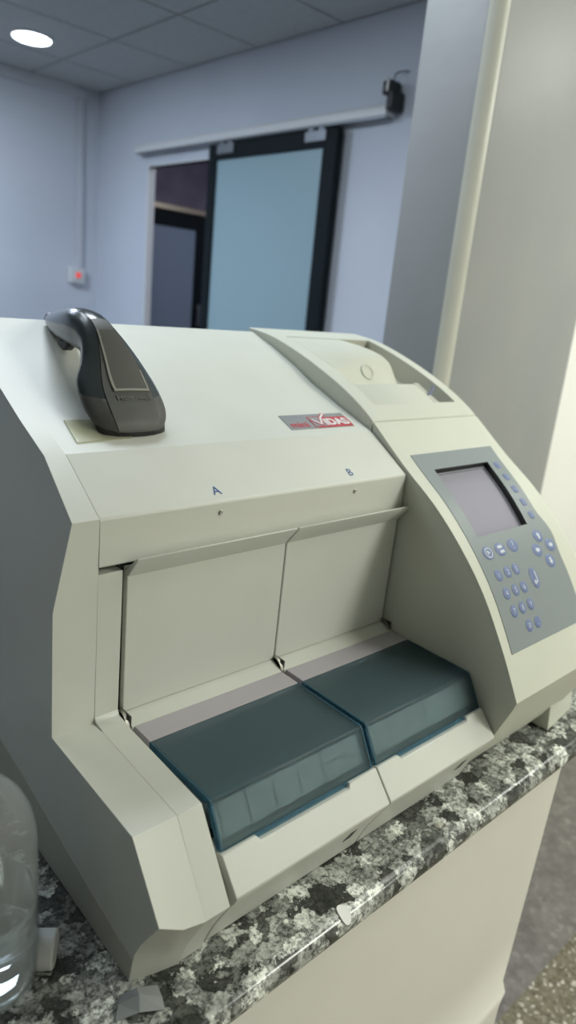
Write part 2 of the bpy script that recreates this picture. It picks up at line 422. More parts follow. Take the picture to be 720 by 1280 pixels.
# door seen through the opening
idr = thing('inner_door', 'dark framed door with dusky frosted glass at the end of the corridor', 'door', (2.46, 3.58, ZF + .005))
iy0, iy1 = 3.555, 3.595
obj('door_frame', *merge(box(2.60, 2.668, iy0, iy1, ZF + .01, .90), box(2.12, 2.19, iy0, iy1, ZF + .01, .90), box(2.19, 2.60, iy0, iy1, .812, .90)), DOORB, idr, bevel=.003)
obj('glass_pane', *box(2.19, 2.60, iy0 + .012, iy1 - .012, ZF + .01, .812), FROSTD, idr)
obj('door_handle', *merge(box(2.625, 2.64, iy0 - .03, iy0 - .018, .20, .34), box(2.628, 2.637, iy0 - .02, iy0 + .002, .21, .22), box(2.628, 2.637, iy0 - .02, iy0 + .002, .32, .33)), GREYB, idr, bevel=.002)
br = thing('brass_strip', 'shiny brass strip running above the dark inner door', 'trim strip', (2.45, 3.58, .905))
obj('strip', *box(2.03, 2.75, 3.568, 3.5995, .905, .945), BRASS, br, bevel=.008)
# conduit and switch box on the back wall
cd = thing('conduit', 'thin white cable trunking running down the back wall to the switch box', 'cable trunking', (1.776, YW - .012, .50))
obj('trunking', *box(1.760, 1.792, YW - .022, YW - .001, .497, 1.40), TRIM, cd, bevel=.003)
obj('corner_cap', *box(1.752, 1.800, YW - .028, YW - .001, 1.40, 1.45), TRIM, cd, bevel=.003)
sb = thing('switch_box', 'white wall switch box with a glowing red indicator', 'switch', (1.752, YW - .02, .41))
obj('box', *box(1.706, 1.798, YW - .042, YW - .001, .405, .495), WHITE, sb, bevel=.006)
obj('rocker', *box(1.728, 1.776, YW - .047, YW - .040, .428, .474), WHITE, sb, bevel=.003)
obj('indicator', *box(1.737, 1.767, YW - .052, YW - .046, .438, .466), REDL, sb, bevel=.004)
# round ceiling light
cl = thing('ceiling_light', 'round glowing white ceiling light', 'ceiling light', (1.2435, 2.985, ZC - .022))
obj('rim', *lathe((1.248, 2.975, ZC), [(.092, 0), (.092, -.005), (.088, -.009), (.082, -.009), (.082, 0)], 48), LAMPR, cl)
obj('diffuser', *lathe((1.248, 2.975, ZC), [(.0815, -.003), (.0815, -.011), (.076, -.014), (.04, -.015), (0, -.015)], 48), LAMPW, cl)

# ================================================================== ANALYZER
AN = thing('benchtop_analyzer', 'large cream benchtop laboratory analyzer with blue lids and a keypad console on the granite counter', 'analyzer', (.38, .06, CT))
X0, X1, X2A, X2B, X3, X4, X5 = 0.0, .0448, .0713, .0772, .2891, .4990, .7650
YB = .36
HOODF = [(-.0040, .1704), (-.0043, .2197)]
def xout(z):
    if z < .134: return 0.0
    if z < .22: return .0177 * (z - .134) / .086
    return .0177 + .122 * (z - .22)

# --- left end panel (outer cap) : profile in y,z with an outer edge that tapers towards the top
def end_panel():
    # (y, z) at the inner face, (y, z) at the outer face
    pr = [((-.0043, .2197), (-.0043, .2197)), ((-.0026, .134), (-.0026, .134)), ((0, 0), (0, 0)), ((-.1522, -.0077), (-.1540, -.0060)),
          ((-.2035, -.0818), (-.1995, -.0630)), ((-.192, -.104), (-.186, -.084)), ((-.181, -.126), (-.1735, -.104)), ((-.173, -.146), (-.164, -.124)), ((-.1695, -.1605), (-.1572, -.1605)),
          ((.345, -.1605), (.345, -.1605)), ((YB, -.14), (YB, -.14)), ((YB, .365), (YB, .365)), ((.345, .3755), (.345, .3755)), ((.2886, .3555), (.2886, .3555)), ((.2326, .3325), (.2326, .3325)), ((.1975, .3150), (.1975, .3150)), ((.131, .2885), (.131, .2885)), ((.0666, .2655), (.0666, .2655))]
    mid = [(( a[0] * .6 + b[0] * .4), (a[1] * .75 + b[1] * .25)) for a, b in pr]
    bm = bmesh.new()
    rings = []
    for x, f in ((X1, 0), (X1 * .5, .5), (0, 1)):
        ring = []
        for (a, b), m in zip(pr, mid):
            p = a if f == 0 else (b if f == 1 else m)
            ring.append(bm.verts.new((x, p[0], p[1])))
        rings.append(ring)
    n = len(pr)
    for i in range(2):
        for k in range(n):
            bm.faces.new((rings[i][k], rings[i][(k + 1) % n], rings[i + 1][(k + 1) % n], rings[i + 1][k]))
    bm.faces.new(rings[2])
    for z in (.134, .22):
        bmesh.ops.bisect_plane(bm, geom=bm.verts[:] + bm.edges[:] + bm.faces[:], plane_co=(0, 0, z), plane_no=(0, 0, 1))
    for v in bm.verts:
        xo = xout(v.co.z)
        v.co.x = xo + (X1 - xo) * v.co.x / X1
    bm.verts.index_update()
    V = [tuple(v.co) for v in bm.verts]; F = [tuple(v.index for v in f.verts) for f in bm.faces]; bm.free()
    return V, F
obj('end_panel', *end_panel(), CREAM, AN, bevel=.0022, seg=3, angle=24, nobevel=lambda a, b: min(a.x, b.x) > X1 - .001)
# lower side skirt standing just proud of the left side
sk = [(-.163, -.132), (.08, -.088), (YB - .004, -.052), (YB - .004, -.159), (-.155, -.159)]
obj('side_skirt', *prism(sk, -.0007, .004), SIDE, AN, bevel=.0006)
# --- inner fascia of the left cap, x1..x2
fa = [(0, .1632), (-.0028, .1632), (-.0006, .0065), (-.0042, .0022), (-.0165, -.0002), (-.0190, -.0012), (-.1522, -.0078), (-.2030, -.0826), (-.191, -.104), (-.180, -.126), (-.172, -.146), (-.168, -.1605), (.02, -.1605), (.02, .1632)]
obj('end_fascia', *prism(fa, X1 + .0001, X2A), CREAM, AN, bevel=.0004, seg=2, angle=24)
# --- top panel and front hood
tp = [(.0667, .2655), (.131, .2885), (.1975, .3150), (.2326, .3325), (.2886, .3555), (.345, .3755), (YB, .365), (YB, .20), (.0668, .20)]
def hood_top():
    V, F = prism(tp, X1, X4 - .0004)
    return V, F
obj('top_panel', *hood_top(), CREAM, AN, bevel=.003, seg=3, angle=24, nobevel=lambda a, b: max(a.x, b.x) < X1 + .002 or max(a.y, b.y) < .07)
hf = [(-.0040, .1704), (-.0043, .2197), (.0666, .2655), (.0666, .1704)]
obj('front_hood', *prism(hf, X1 + .0004, X4 - .0008), CREAM, AN, bevel=.0022, seg=3, nobevel=lambda a, b: max(a.x, b.x) < X1 + .002 or min(a.y, b.y) > .06)
# --- chassis behind (dark, seen only through the gaps)
obj('chassis', *merge(box(X1 + .001, X4, .021, YB - .002, -.1605, .1995), box(X2A, X4, .008, .03, -.10, .170), box(X2A, X4, -.1455, .03, -.1605, -.052)), DARK, AN)
# --- doors
def door(xa, xb):
    d = obj('door', *prism([(0, .0005), (-.0015, .158), (.007, .164), (.0075, .0005)], xa, xb), CREAM, AN, bevel=.001)
    lip = [(-.0008, .1540), (-.0180, .1758), (-.0192, .1790), (-.0176, .1796), (.004, .1600), (.004, .1540)]
    obj('door_lip', *prism(lip, xa + .0004, xb - .0004), CREAM, d, bevel=.0008)
    return d
door(X2B, X3 - .0011); door(X3 + .0011, X4 - .0022)
# --- sill below each door and label strip
for xa, xb in ((X2B + .001, X3 - .003), (X3 + .002, X4 - .001)):
    sill = [(.006, .0), (-.001, .0), (-.006, -.0018), (-.013, -.0052), (-.0186, -.0076), (-.0186, -.02), (.006, -.02)]
    obj('sill', *prism(sill, xa, xb), CREAM, AN, bevel=.0006)
    obj('label_strip', *prism([(-.0188, -.0078), (-.049, -.0084), (-.049, -.02), (-.0188, -.02)], xa + .003, xb), STRIP, AN, bevel=.0004)
# --- hinge clips at the door corners
for xx in (X2B - .0028, X3 - .0005, X4 - .0045):
    pts = catmull([(xx, .001, .004), (xx, -.007, .0035), (xx, -.014, -.0015), (xx, -.018, -.009)], 4)
    secs = []
    for p in pts: secs.append([(p.x - .0018, p.y, p.z - .0008), (p.x + .0018, p.y, p.z - .0008), (p.x + .0018, p.y, p.z + .0008), (p.x - .0018, p.y, p.z + .0008)])
    obj('hinge_clip', *loft(secs), METAL, AN)
    obj('hinge_block', *box(xx + .002, xx + .0042, -.016, .002, -.008, .0035), CREAMD, AN)
# --- channel between cap and lids, floor of the loading bays, strips inside
obj('loading_bay', *merge(box(X2A + .0002, X4, -.1455, -.012, -.050, -.0215), box(X2A + .0002, X4, -.1455, -.050, -.022, -.0165)), TRAYM, AN)
for xa, xb in ((.084, .284), (.2955, .493)):
    w = (xb - xa) / 6
    V, F = [], []
    for k in range(6):
        c = xa + w * (k + .5)
        V, F = merge((V, F), prism([(-.1507, -.0188), (-.1664, -.0486), (-.1600, -.0500), (-.1450, -.0220)], c - w * .34, c + w * .34))
    V, F = merge((V, F), prism([(-.1500, -.0200), (-.1655, -.0490), (-.1590, -.0500), (-.1440, -.0230)], xa, xb))
    obj('strip_carrier', V, F, REAG, AN, bevel=.002)
# --- translucent lids
def lid(xa, xb):
    t = .0022
    outer = [(-.0490, -.0085), (-.1500, -.0098), (-.1530, -.0112), (-.1748, -.0500)]
    inner = [(-.0490, -.0108), (-.1488, -.0120), (-.1510, -.0130), (-.1722, -.0500)]
    d = obj('lid', *prism(outer + inner[::-1], xa + .0024, xb - .0024), LID, AN, bevel=.0004)
    side = outer + [(-.1700, -.0580), (-.1480, -.0160), (-.0490, -.0160)]
    for s0, s1 in ((xa, xa + .0024), (xb - .0024, xb)):
        obj('lid_side', *prism(side, s0, s1), LIDE, d, bevel=.0004)
    obj('lid_rim', *merge(prism([(-.1748, -.0500), (-.1722, -.0500), (-.1742, -.0560), (-.1768, -.0545)], xa + .0024, xb - .0024)), LIDE, d)
    return d
lid(.0800, .2868); lid(.2925, .4972)
# --- drawer fronts with a shallow notch along the top edge
def drawer(xa, xb, na, nb):
    dirv = Vector((-.0243, -.0299)).normalized()
    def prof(d):
        tx = (-.1785 + dirv.x * d, -.0490 + dirv.y * d)
        return [(-.1640 if d == 0 else -.170, -.0545 if d == 0 else tx[1] - .003), tx, (-.2040, -.0785), (-.2032, -.0815), (-.190, -.1045), (-.178, -.128), (-.1700, -.147), (-.1655, -.1600), (-.1470, -.1600), (-.1470, -.060)]
    xs = [(xa, 0), (na - .003, 0), (na, .0055), (nb, .0055), (nb + .003, 0), (xb, 0)]
    o = obj('drawer_front', *loft([[(x, y, z) for y, z in prof(d)] for x, d in xs]), CREAM, AN, bevel=.0012, seg=2)
    c = xb - .034
    obj('latch', *loft([[(x, -.1890 + .0008, -.108), (x, -.1790, -.127), (x, -.1770, -.126), (x, -.187, -.107)] for x in (c - .006, c + .006)]), CREAMD, o)
    return o
drawer(X2B, X3 - .0008, .121, .243); drawer(X3 + .0008, X4 - .0015, .330, .460)
# --- console
ARC = [Vector(p) for p in catmull([(.36, .381), (.34, .379), (.29, .3712), (.22, .3505), (.146, .3220), (.096, .2968), (.06, .2726), (.03, .2497), (-.0048, .2243), (-.0603, .1865), (-.1109, .1415), (-.1528, .0935), (-.1926, .032), (-.2217, -.021)], 8)]
def arc_at(y, off=0.0):
    for a, b in zip(ARC[:-1], ARC[1:]):
        if b.x <= y <= a.x:
            t = (y - a.x) / (b.x - a.x); p = a.lerp(b, t); e = (b - a).normalized(); n = Vector((e.y, -e.x))
            if n.y < 0: n = -n
            return p + n * off
    return ARC[0] if y > 0 else ARC[-1]
def arc_frame(y):
    a, b = arc_at(y + .003), arc_at(y - .003); e = (a - b).normalized()
    return Vector((0, e.x, e.y)), Vector((0, -e.y, e.x)) if e.x > 0 else Vector((0, e.y, -e.x))
def console_mesh(ys, tail, hole, xs):
    """closed body whose curved top follows the arc; quads inside the hole (x0,x1,y0,y1) are left open"""
    def inset(x):
        d = X5 - x
        return .010 - math.sqrt(max(0, .010 ** 2 - (.010 - d) ** 2)) if d < .010 else 0.0
    V, F = [], []; rings = []
    for x in xs:
        prof = [tuple(arc_at(y)) for y in ys] + tail
        p = offset(prof, inset(x)) if inset(x) > 0 else prof
        rings.append(list(range(len(V), len(V) + len(p)))); V += [(x, a, b) for a, b in p]
    n = len(rings[0])
    for i in range(len(xs) - 1):
        for k in range(n):
            k2 = (k + 1) % n
            if hole and k < len(ys) - 1:
                xm, ym = (xs[i] + xs[i + 1]) / 2, (ys[k] + ys[k + 1]) / 2
                if hole[0] < xm < hole[1] and hole[2] < ym < hole[3]: continue
            F.append((rings[i][k], rings[i][k2], rings[i + 1][k2], rings[i + 1][k]))
    F.append(tuple(rings[0])); F.append(tuple(rings[-1]))
    return V, F
def lin(a, b, n): return [a + (b - a) * k / n for k in range(n + 1)]
XR = [X5 - .010, X5 - .0075, X5 - .005, X5 - .003, X5 - .0013, X5 - .0003]
# front part: from the seam (y .068) to the front edge, with a well for the screen
SY0, SY1, SX0, SX1 = -.1000, -.0080, .5405, .6960
ysF = lin(.0668, SY1, 8) + lin(SY1, SY0, 10)[1:] + lin(SY0, -.2217, 14)[1:]
obj('console', *console_mesh(ysF, [(-.2185, -.0320), (-.2008, -.0794), (-.1732, -.1354), (-.1570, -.1600), (.0668, -.1600)], (SX0, SX1, SY0, SY1), [.5002, .5012, SX0, SX1] + XR), CONSOLE, AN, bevel=.0015, angle=38)
# rear part: printer housing
PX0, PX1, PY0, PY1 = .531, .733, .0955, .300
ysR = lin(.358, PY1, 6) + lin(PY1, PY0, 16)[1:] + lin(PY0, .0690, 4)[1:]
ph = obj('printer_housing', *console_mesh(ysR, [(.0690, -.1600), (.358, -.1600)], (PX0, PX1, PY0, PY1), [.5002, .5012, PX0, PX1] + XR), CONSOLE, AN, bevel=.0012, angle=38)
# bay liner (walls of the well)
def well(x0, x1, y0, y1, depth, n=10):
    ys = lin(y1, y0, n); V, F = [], []
    top = [(x, *arc_at(y)) for x in (x0, x1) for y in ys]; bot = [(x, *arc_at(y, -depth)) for x in (x0, x1) for y in ys]
    V = top + bot; m = n + 1
    for s in (0, 1):
        for k in range(n): F.append((s * m + k, s * m + k + 1, 2 * m + s * m + k + 1, 2 * m + s * m + k))
    for k in range(n): F.append((2 * m + k, 2 * m + k + 1, 3 * m + k + 1, 3 * m + k))
    F.append((0, m, 3 * m, 2 * m)); F.append((n, m + n, 3 * m + n, 2 * m + n))
    return V, F
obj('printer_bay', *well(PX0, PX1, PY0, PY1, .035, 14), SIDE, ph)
# paper roll cover with finger dimple
def roll_cover():
    pts = [(.2985, -.0006), (.28, .0018), (.255, .006), (.230, .0095), (.210, .0112), (.197, .0095), (.186, .0045), (.176, -.0030), (.166, -.0100), (.156, -.0155), (.148, -.0185)]
    base = [tuple(arc_at(.146, -.032)), tuple(arc_at(.22, -.032)), tuple(arc_at(.2985, -.03))]
    secs = []
    for x, d, g in ((.5316, 0, 0), (.545, 0, .22), (.562, 0, .55), (.580, 0, .82), (.600, 0, .97), (.655, 0, 1), (.664, .0010, 1), (.670, .0035, 1), (.673, .008, 1)):
        full = [tuple(arc_at(y, o * g if o > 0 else o)) for y, o in pts] + base
        secs.append([(x, a, b) for a, b in (offset(full, d) if d else full)])
    return loft(secs)
rc = obj('roll_cover', *roll_cover(), CONSOLE, ph)
pd = arc_at(.1790, -.0012); e_up, e_n = arc_frame(.186)
dn = Vector((0, -.83, .55)).normalized()
V, F = lathe((.601, pd.x - .001, pd.y - .0015), [(.0140, 0), (.0140, .0012), (.0125, .0022), (.0105, .0012), (.0070, .0003), (0, .0001)], 28, tuple(dn))
obj('finger_dimple', V, F, CONSOLE, rc)
# tear plate in front of the roll cover
def tear_plate():
    ys = lin(.1435, .0965, 6); secs = []
    for x, dz in ((.5335, -.0036), (.536, -.0022), (.666, -.0022), (.678, -.0026), (.686, -.0045)):
        top = [(x, *arc_at(y, dz)) for y in ys]; bot = [(x, *arc_at(y, -.014)) for y in reversed(ys)]
        secs.append(top + bot)
    return loft(secs)
obj('tear_plate', *tear_plate(), CONSOLE, ph, bevel=.0006)
ta, tb = arc_at(.1165, -.006), arc_at(.1320, .001)
obj('release_tab', *loft([[(x - .0030, p.x - .002, p.y - .003), (x + .0030, p.x - .002, p.y - .003), (x + .0030, p.x + .002, p.y + .002), (x - .0030, p.x + .002, p.y + .002)] for x, p in ((.6915, ta), (.7190, tb))]), BLUETAB, ph, bevel=.0008)
obj('paper_slot', *merge(loft([[(x, *arc_at(y, -.0050)) for y in (.150, .100)] + [(x, *arc_at(y, -.020)) for y in (.100, .150)] for x in (.6885, .7005)])), SIDE, ph)

# keypad film on the console
kp_pts_y = lin(.0160, -.1942, 26)
def xl(y): return .5274 + (y - .016) * (.5274 - .5171) / (.016 + .1942)
def xr(y):
    base = .7315 + (y - .016) * .16 if y > -.085 else .7150
    if -.085 >= y > -.142: base = .7152 + .0085 * math.sin(math.pi * (y + .085) / (-.057)) ** 2
    return base
def sl(y): return .5436 + (y + .10) * (.5546 - .5436) / .0915
def sr(y): return .6735 + (y + .10) * (.6905 - .6735) / .0915
def keypad():
    """film 0.7 mm proud of the console with the screen window cut out"""
    V, F = [], []; rows = []
    ys = lin(.0160, SY1, 3) + lin(SY1, SY0, 12)[1:] + lin(SY0, -.1942, 14)[1:]
    for y in ys:
        p = arc_at(y, .0007); q = arc_at(y, -.0004)
        xs = [xl(y), sl(y), sr(y), xr(y)]
        rows.append(len(V)); V += [(x, p.x, p.y) for x in xs] + [(x, q.x, q.y) for x in xs]
    for i in range(len(rows) - 1):
        a, b = rows[i], rows[i + 1]
        inwin = SY0 - 1e-6 < ys[i + 1] and ys[i] < SY1 + 1e-6
        for k in (0, 1, 2):
            if k == 1 and inwin: continue
            F.append((a + k, a + k + 1, b + k + 1, b + k))
        F.append((a, b, b + 4, a + 4)); F.append((a + 3, a + 7, b + 7, b + 3))
    F.append((rows[0], rows[0] + 3, rows[0] + 7, rows[0] + 4)); F.append((rows[-1], rows[-1] + 4, rows[-1] + 7, rows[-1] + 3))
    return V, F
kp = obj('keypad_film', *keypad(), GREYP, AN)
# screen: bezel walls and lcd sheet at the bottom of the well
def bezel():
    ys = lin(SY1, SY0, 12); V, F = [], []
    for y in ys:
        p = arc_at(y, .0007); q = arc_at(y, -.0095)
        V += [(sl(y), p.x, p.y), (sr(y), p.x, p.y), (sr(y) - .0005, q.x, q.y), (sl(y) + .0005, q.x, q.y)]
    for i in range(len(ys) - 1):
        a, b = 4 * i, 4 * i + 4
        F.append((a, b, b + 3, a + 3)); F.append((a + 1, a + 2, b + 2, b + 1))
    F.append((0, 1, 2, 3)); n = 4 * (len(ys) - 1); F.append((n, n + 1, n + 2, n + 3))
    return V, F
obj('screen_bezel', *bezel(), BEZEL, kp)
def sheet(ya, yb, fx0, fx1, off, n=12):
    V, F = [], []
    for y in lin(ya, yb, n):
        p = arc_at(y, off); q = arc_at(y, off - .0008)
        V += [(fx0(y), p.x, p.y), (fx1(y), p.x, p.y), (fx1(y), q.x, q.y), (fx0(y), q.x, q.y)]
    for i in range(n):
        for k in range(4): F.append((4 * i + k, 4 * i + (k + 1) % 4, 4 * i + 4 + (k + 1) % 4, 4 * i + 4 + k))
    F.append((0, 1, 2, 3)); F.append((4 * n, 4 * n + 1, 4 * n + 2, 4 * n + 3))
    return V, F
obj('screen', *sheet(SY1 - .0008, SY0 + .0008, lambda y: sl(y) + .0008, lambda y: sr(y) - .0008, -.0080), LCD, kp)
obj('screen_border', *merge(sheet(SY1 - .0008, SY0 + .0008, lambda y: sr(y) - .0065, lambda y: sr(y) - .0052, -.0062), sheet(SY1 - .003, SY1 - .0042, lambda y: sl(y) + .003, lambda y: sr(y) - .005, -.0062, 2)), GREYB, kp)
# keys
def key(x, y, rx, ry, icon=None, isz=.008, tilt=0.0, round_=True):
    ey, en = arc_frame(y); ex = Vector((1, 0, 0)); p = arc_at(y, .0006); c = Vector((x, p.x, p.y))
    a2, b2 = ex * math.cos(tilt) + ey * math.sin(tilt), ey * math.cos(tilt) - ex * math.sin(tilt)
    secs = []
    for s, h in ((1, 0), (1, .0004), (.9, .0008), (.6, .0010), (.02, .0011)):
        ring = []
        for k in range(24):
            q = 2 * math.pi * k / 24; cx, cy = math.cos(q), math.sin(q)
            if not round_: cx, cy = math.copysign(abs(cx) ** .35, cx), math.copysign(abs(cy) ** .35, cy)
            ring.append(tuple(c + a2 * rx * s * cx + b2 * ry * s * cy + en * h))
        secs.append(ring)
    k_ = obj('key', *loft(secs), KEYB, kp)
    return c + en * .0012, ex, ey, en, k_
def strokes(name, c, ex, ey, en, segs, w, parent):
    """legend drawn as small flat bars, coordinates in metres on the key"""
    V, F = [], []
    for (ax, ay, bx, by) in segs:
        a = c + ex * ax + ey * ay; b = c + ex * bx + ey * by; d = (b - a).normalized(); s = d.cross(en) * w / 2; h = en * .00025
        V, F = merge((V, F), ([tuple(q) for q in (a + s, b + s, b - s, a - s, a + s + h, b + s + h, b - s + h, a - s + h)], [(0, 1, 2, 3), (4, 5, 6, 7), (0, 1, 5, 4), (1, 2, 6, 5), (2, 3, 7, 6), (3, 0, 4, 7)]))
    return obj(name, V, F, KEYI, kp, smooth=False)
for (x, y) in ((.7075, -.0160), (.7050, -.0362), (.7010, -.0556), (.6990, -.0742), (.6975, -.0915)):
    key(x, y, .0058, .0062, round_=False)
k_legend = []
digs = {'1': (.5470, -.1388), '2': (.5697, -.1386), '3': (.5908, -.1385), '4': (.5482, -.1544), '5': (.5703, -.1543), '6': (.5915, -.1543), '7': (.5503, -.1684), '8': (.5714, -.1682), '9': (.5923, -.1680), '0': (.5735, -.1817), '.': (.5955, -.1817)}
for ch, (x, y) in digs.items():
    c, ex, ey, en, k_ = key(x, y, .0078, .0082)
    text('key_legend', ch, c, ex, ey, .0105, KEYI, kp, .0001)
for i, (x, y) in enumerate(((.5480, -.1173), (.5781, -.1172), (.6105, -.1170))):
    c, ex, ey, en, k_ = key(x, y, .0118, .0098)
    if i == 0: strokes('key_legend', c, ex, ey, en, [(.0075 * math.cos(t), .0068 * math.sin(t), .0075 * math.cos(t + .53), .0068 * math.sin(t + .53)) for t in [k * .5236 for k in range(12)]] + [(-.003, -.003, -.003, .003), (-.003, .003, .003, .0), (.003, 0, -.003, -.001)], .0016, kp)
    if i == 1: strokes('key_legend', c, ex, ey, en, [(-.006, .0035, .005, .0035), (-.004, -.0035, .006, -.0035)], .0042, kp)
    if i == 2: text('key_legend', '?', c, ex, ey, .017, KEYI, kp, .0001)
c, ex, ey, en, k_ = key(.6246, -.1505, .0098, .0150)
strokes('key_legend', c, ex, ey, en, [(.0035, .009, .0035, -.006), (.004, -.006, -.005, -.006), (-.005, -.006, -.001, -.003), (-.005, -.006, -.001, -.009)], .0024, kp)
for i, (x, y) in enumerate(((.6822, -.1150), (.6620, -.1284), (.7012, -.1273), (.6821, -.1415))):
    c, ex, ey, en, k_ = key(x, y, .0115, .0100)
    ux, uy = ((0, 1), (-1, 0), (1, 0), (0, -1))[i]
    V = [tuple(c + ex * (ux * p - uy * q) + ey * (uy * p + ux * q) + en * h) for h in (0, .00025) for p, q in ((.0055, 0), (.0005, .0050), (.0005, .0025), (-.005, .0025), (-.005, -.0025), (.0005, -.0025), (.0005, -.0050))]
    obj('key_legend', V, [tuple(range(7)), tuple(range(7, 14))] + [(k, (k + 1) % 7, 7 + (k + 1) % 7, 7 + k) for k in range(7)], KEYI, kp, smooth=False)
# badge, letters, indicator screws
ex = Vector((1, 0, 0)); sl1 = Vector((0, .0643, .0230)).normalized(); sn1 = ex.cross(sl1)
def top_pt(x, y, off=0.0):
    z = .2655 + (y - .0667) * .3577
    return Vector((x, y, z)) + sn1 * off
def plate(x0, x1, ya, yb, o0, o1, shift=.0):
    v = [tuple(top_pt(x + (shift if y == yb else 0), y, o)) for o in (o0, o1) for x, y in ((x0, ya), (x1, ya), (x1, yb), (x0, yb))]
    return v, [(0, 1, 2, 3), (4, 5, 6, 7), (0, 1, 5, 4), (1, 2, 6, 5), (2, 3, 7, 6), (3, 0, 4, 7)]
bd = obj('badge', *plate(.358, .477, .0815, .1145, -.0005, .0008, .004), SILVER, AN, smooth=False)
obj('badge_field', *plate(.4085, .4765, .0818, .1055, .0007, .0010, .003), RED, bd, smooth=False)
obj('badge_square', *plate(.4030, .4290, .0830, .1075, .0009, .0012, .003), RED, bd, smooth=False)
obj('badge_square_face', *plate(.4045, .4275, .0845, .1060, .0011, .0014, .003), SILVER, bd, smooth=False)
def cstroke(pts, w, off):
    V, F = [], []
    for (ax, ay), (bx, by) in zip(pts[:-1], pts[1:]):
        a, b = top_pt(ax, ay, off), top_pt(bx, by, off); d = (b - a).normalized(); s = d.cross(sn1) * w / 2; h = sn1 * .0003
        V, F = merge((V, F), ([tuple(q) for q in (a + s, b + s, b - s, a - s, a + s + h, b + s + h, b - s + h, a - s + h)], [(0, 1, 2, 3), (4, 5, 6, 7), (0, 1, 5, 4), (1, 2, 6, 5), (2, 3, 7, 6), (3, 0, 4, 7)]))
    return V, F
obj('badge_tick_outline', *cstroke([(.4085, .1010), (.4190, .0868), (.4290, .1035), (.4420, .1130)], .0062, .0013), RED, bd, smooth=False)
obj('badge_tick', *cstroke([(.4095, .1005), (.4190, .0880), (.4285, .1030), (.4410, .1122)], .0032, .0017), WHITEI, bd, smooth=False)
text('badge_lettering', 'mini', top_pt(.3800, .0905, .0010), ex, sl1, .0190, RED, bd, .0001, .0003)
text('badge_lettering', 'IDAS', top_pt(.4515, .0930, .0013), ex, sl1, .0215, WHITEI, bd, .0001, .0010)
sl2 = Vector((0, .0664 + .0043, .2655 - .2197)).normalized(); sn2 = ex.cross(sl2)
def front_pt(x, y, off=.0003): return Vector((x, y, .2197 + (y + .0043) * (.0458 / .0707))) + sn2 * off
text('letter', 'A', front_pt(.1870, .0085), ex, sl2, .0165, BLUEINK, AN, .0001)
text('letter', 'B', front_pt(.3978, .0092), ex, sl2, .0165, BLUEINK, AN, .0001)
for x in (.1850, .3962):
    obj('indicator_screw', *lathe((x, -.0040, .2078), [(.0028, 0), (.0028, .0008), (.0020, .0016), (.0008, .0013), (0, .0012)], 20, (0, -1, 0)), METAL, AN)

# ================================================================== SMALL THINGS
ft = [(-.1855, CT + .001), (-.1800, CT + .060), (-.150, CT + .060), (-.110, CT + .001)]
obj('console_foot', *loft([[(.7030, y, z) for y, z in ft], [(.7960, y + .0095, z) for y, z in ft]]), CONSOLE, AN, bevel=.0015)

# clear water bottle at the left edge
bc = (-.0985, -.0775, CT)
bt = thing('water_bottle', 'clear plastic bottle with water standing beside the analyzer', 'bottle', bc)
R_ = .0475
wall = [(0, .004), (.028, .006), (.040, .0015), (.0455, .006), (R_, .014), (R_, .130), (.0468, .150), (.043, .168), (.036, .184), (.026, .197), (.016, .208), (.0135, .215), (.0135, .232)]
inn = [(r - .0012 if r > .002 else r, h + .0008) for r, h in wall]
obj('bottle_wall', *lathe(bc, wall + inn[::-1], 56), PET, bt)
obj('water', *lathe(bc, [(0, .0065), (.027, .0085), (.039, .005), (.0438, .0085), (.0455, .016), (.0458, .088), (0, .088)], 56), WATER, bt)
obj('bottle_cap', *lathe(bc, [(0, .222), (.0155, .222), (.0158, .238), (.0145, .241), (0, .241)], 40), WHITE, bt)
# white cap lying on its side
cp = thing('bottle_cap', 'small white screw cap lying on its side beside the water bottle', 'bottle cap', (-.046, -.087, CT))
cr = .0165
cax = Vector((.80, -.60, 0)).normalized()
cc = Vector((-.0500, -.0960, CT + cr)) - cax * .009
obj('shell', *lathe(cc, [(0, .0185), (.0150, .0185), (.0165, .0172), (.0165, 0), (.0150, 0), (.0148, .016), (0, .0165)], 40, tuple(cax)), WHITE, cp)
# torn clear packet in front of the analyzer
def packet():
    P = [[(-.0125, -.1640, .001), (.000, -.1705, .007), (.0165, -.1775, .004)], [(-.0190, -.1725, .004), (-.003, -.1795, .010), (.0150, -.1880, .002)], [(-.0270, -.1820, .001), (-.0085, -.1900, .005), (.0110, -.1985, .001)]]
    V = [(x, y, CT + z) for r in P for x, y, z in r]; V += [(x, y, z - .0006) for x, y, z in V]
    F = []
    for i in range(2):
        for j in range(2):
            a = i * 3 + j; F.append((a, a + 1, a + 4, a + 3)); F.append((9 + a, 9 + a + 3, 9 + a + 4, 9 + a + 1))
    per = [0, 1, 2, 5, 8, 7, 6, 3]
    for k in range(8): a, b = per[k], per[(k + 1) % 8]; F.append((a, b, b + 9, a + 9))
    return V, F
tag(obj('torn_packet', *packet(), PAPER, smooth=False), 'crumpled scrap of clear packet lying at the counter edge in front of the analyzer', 'packet')
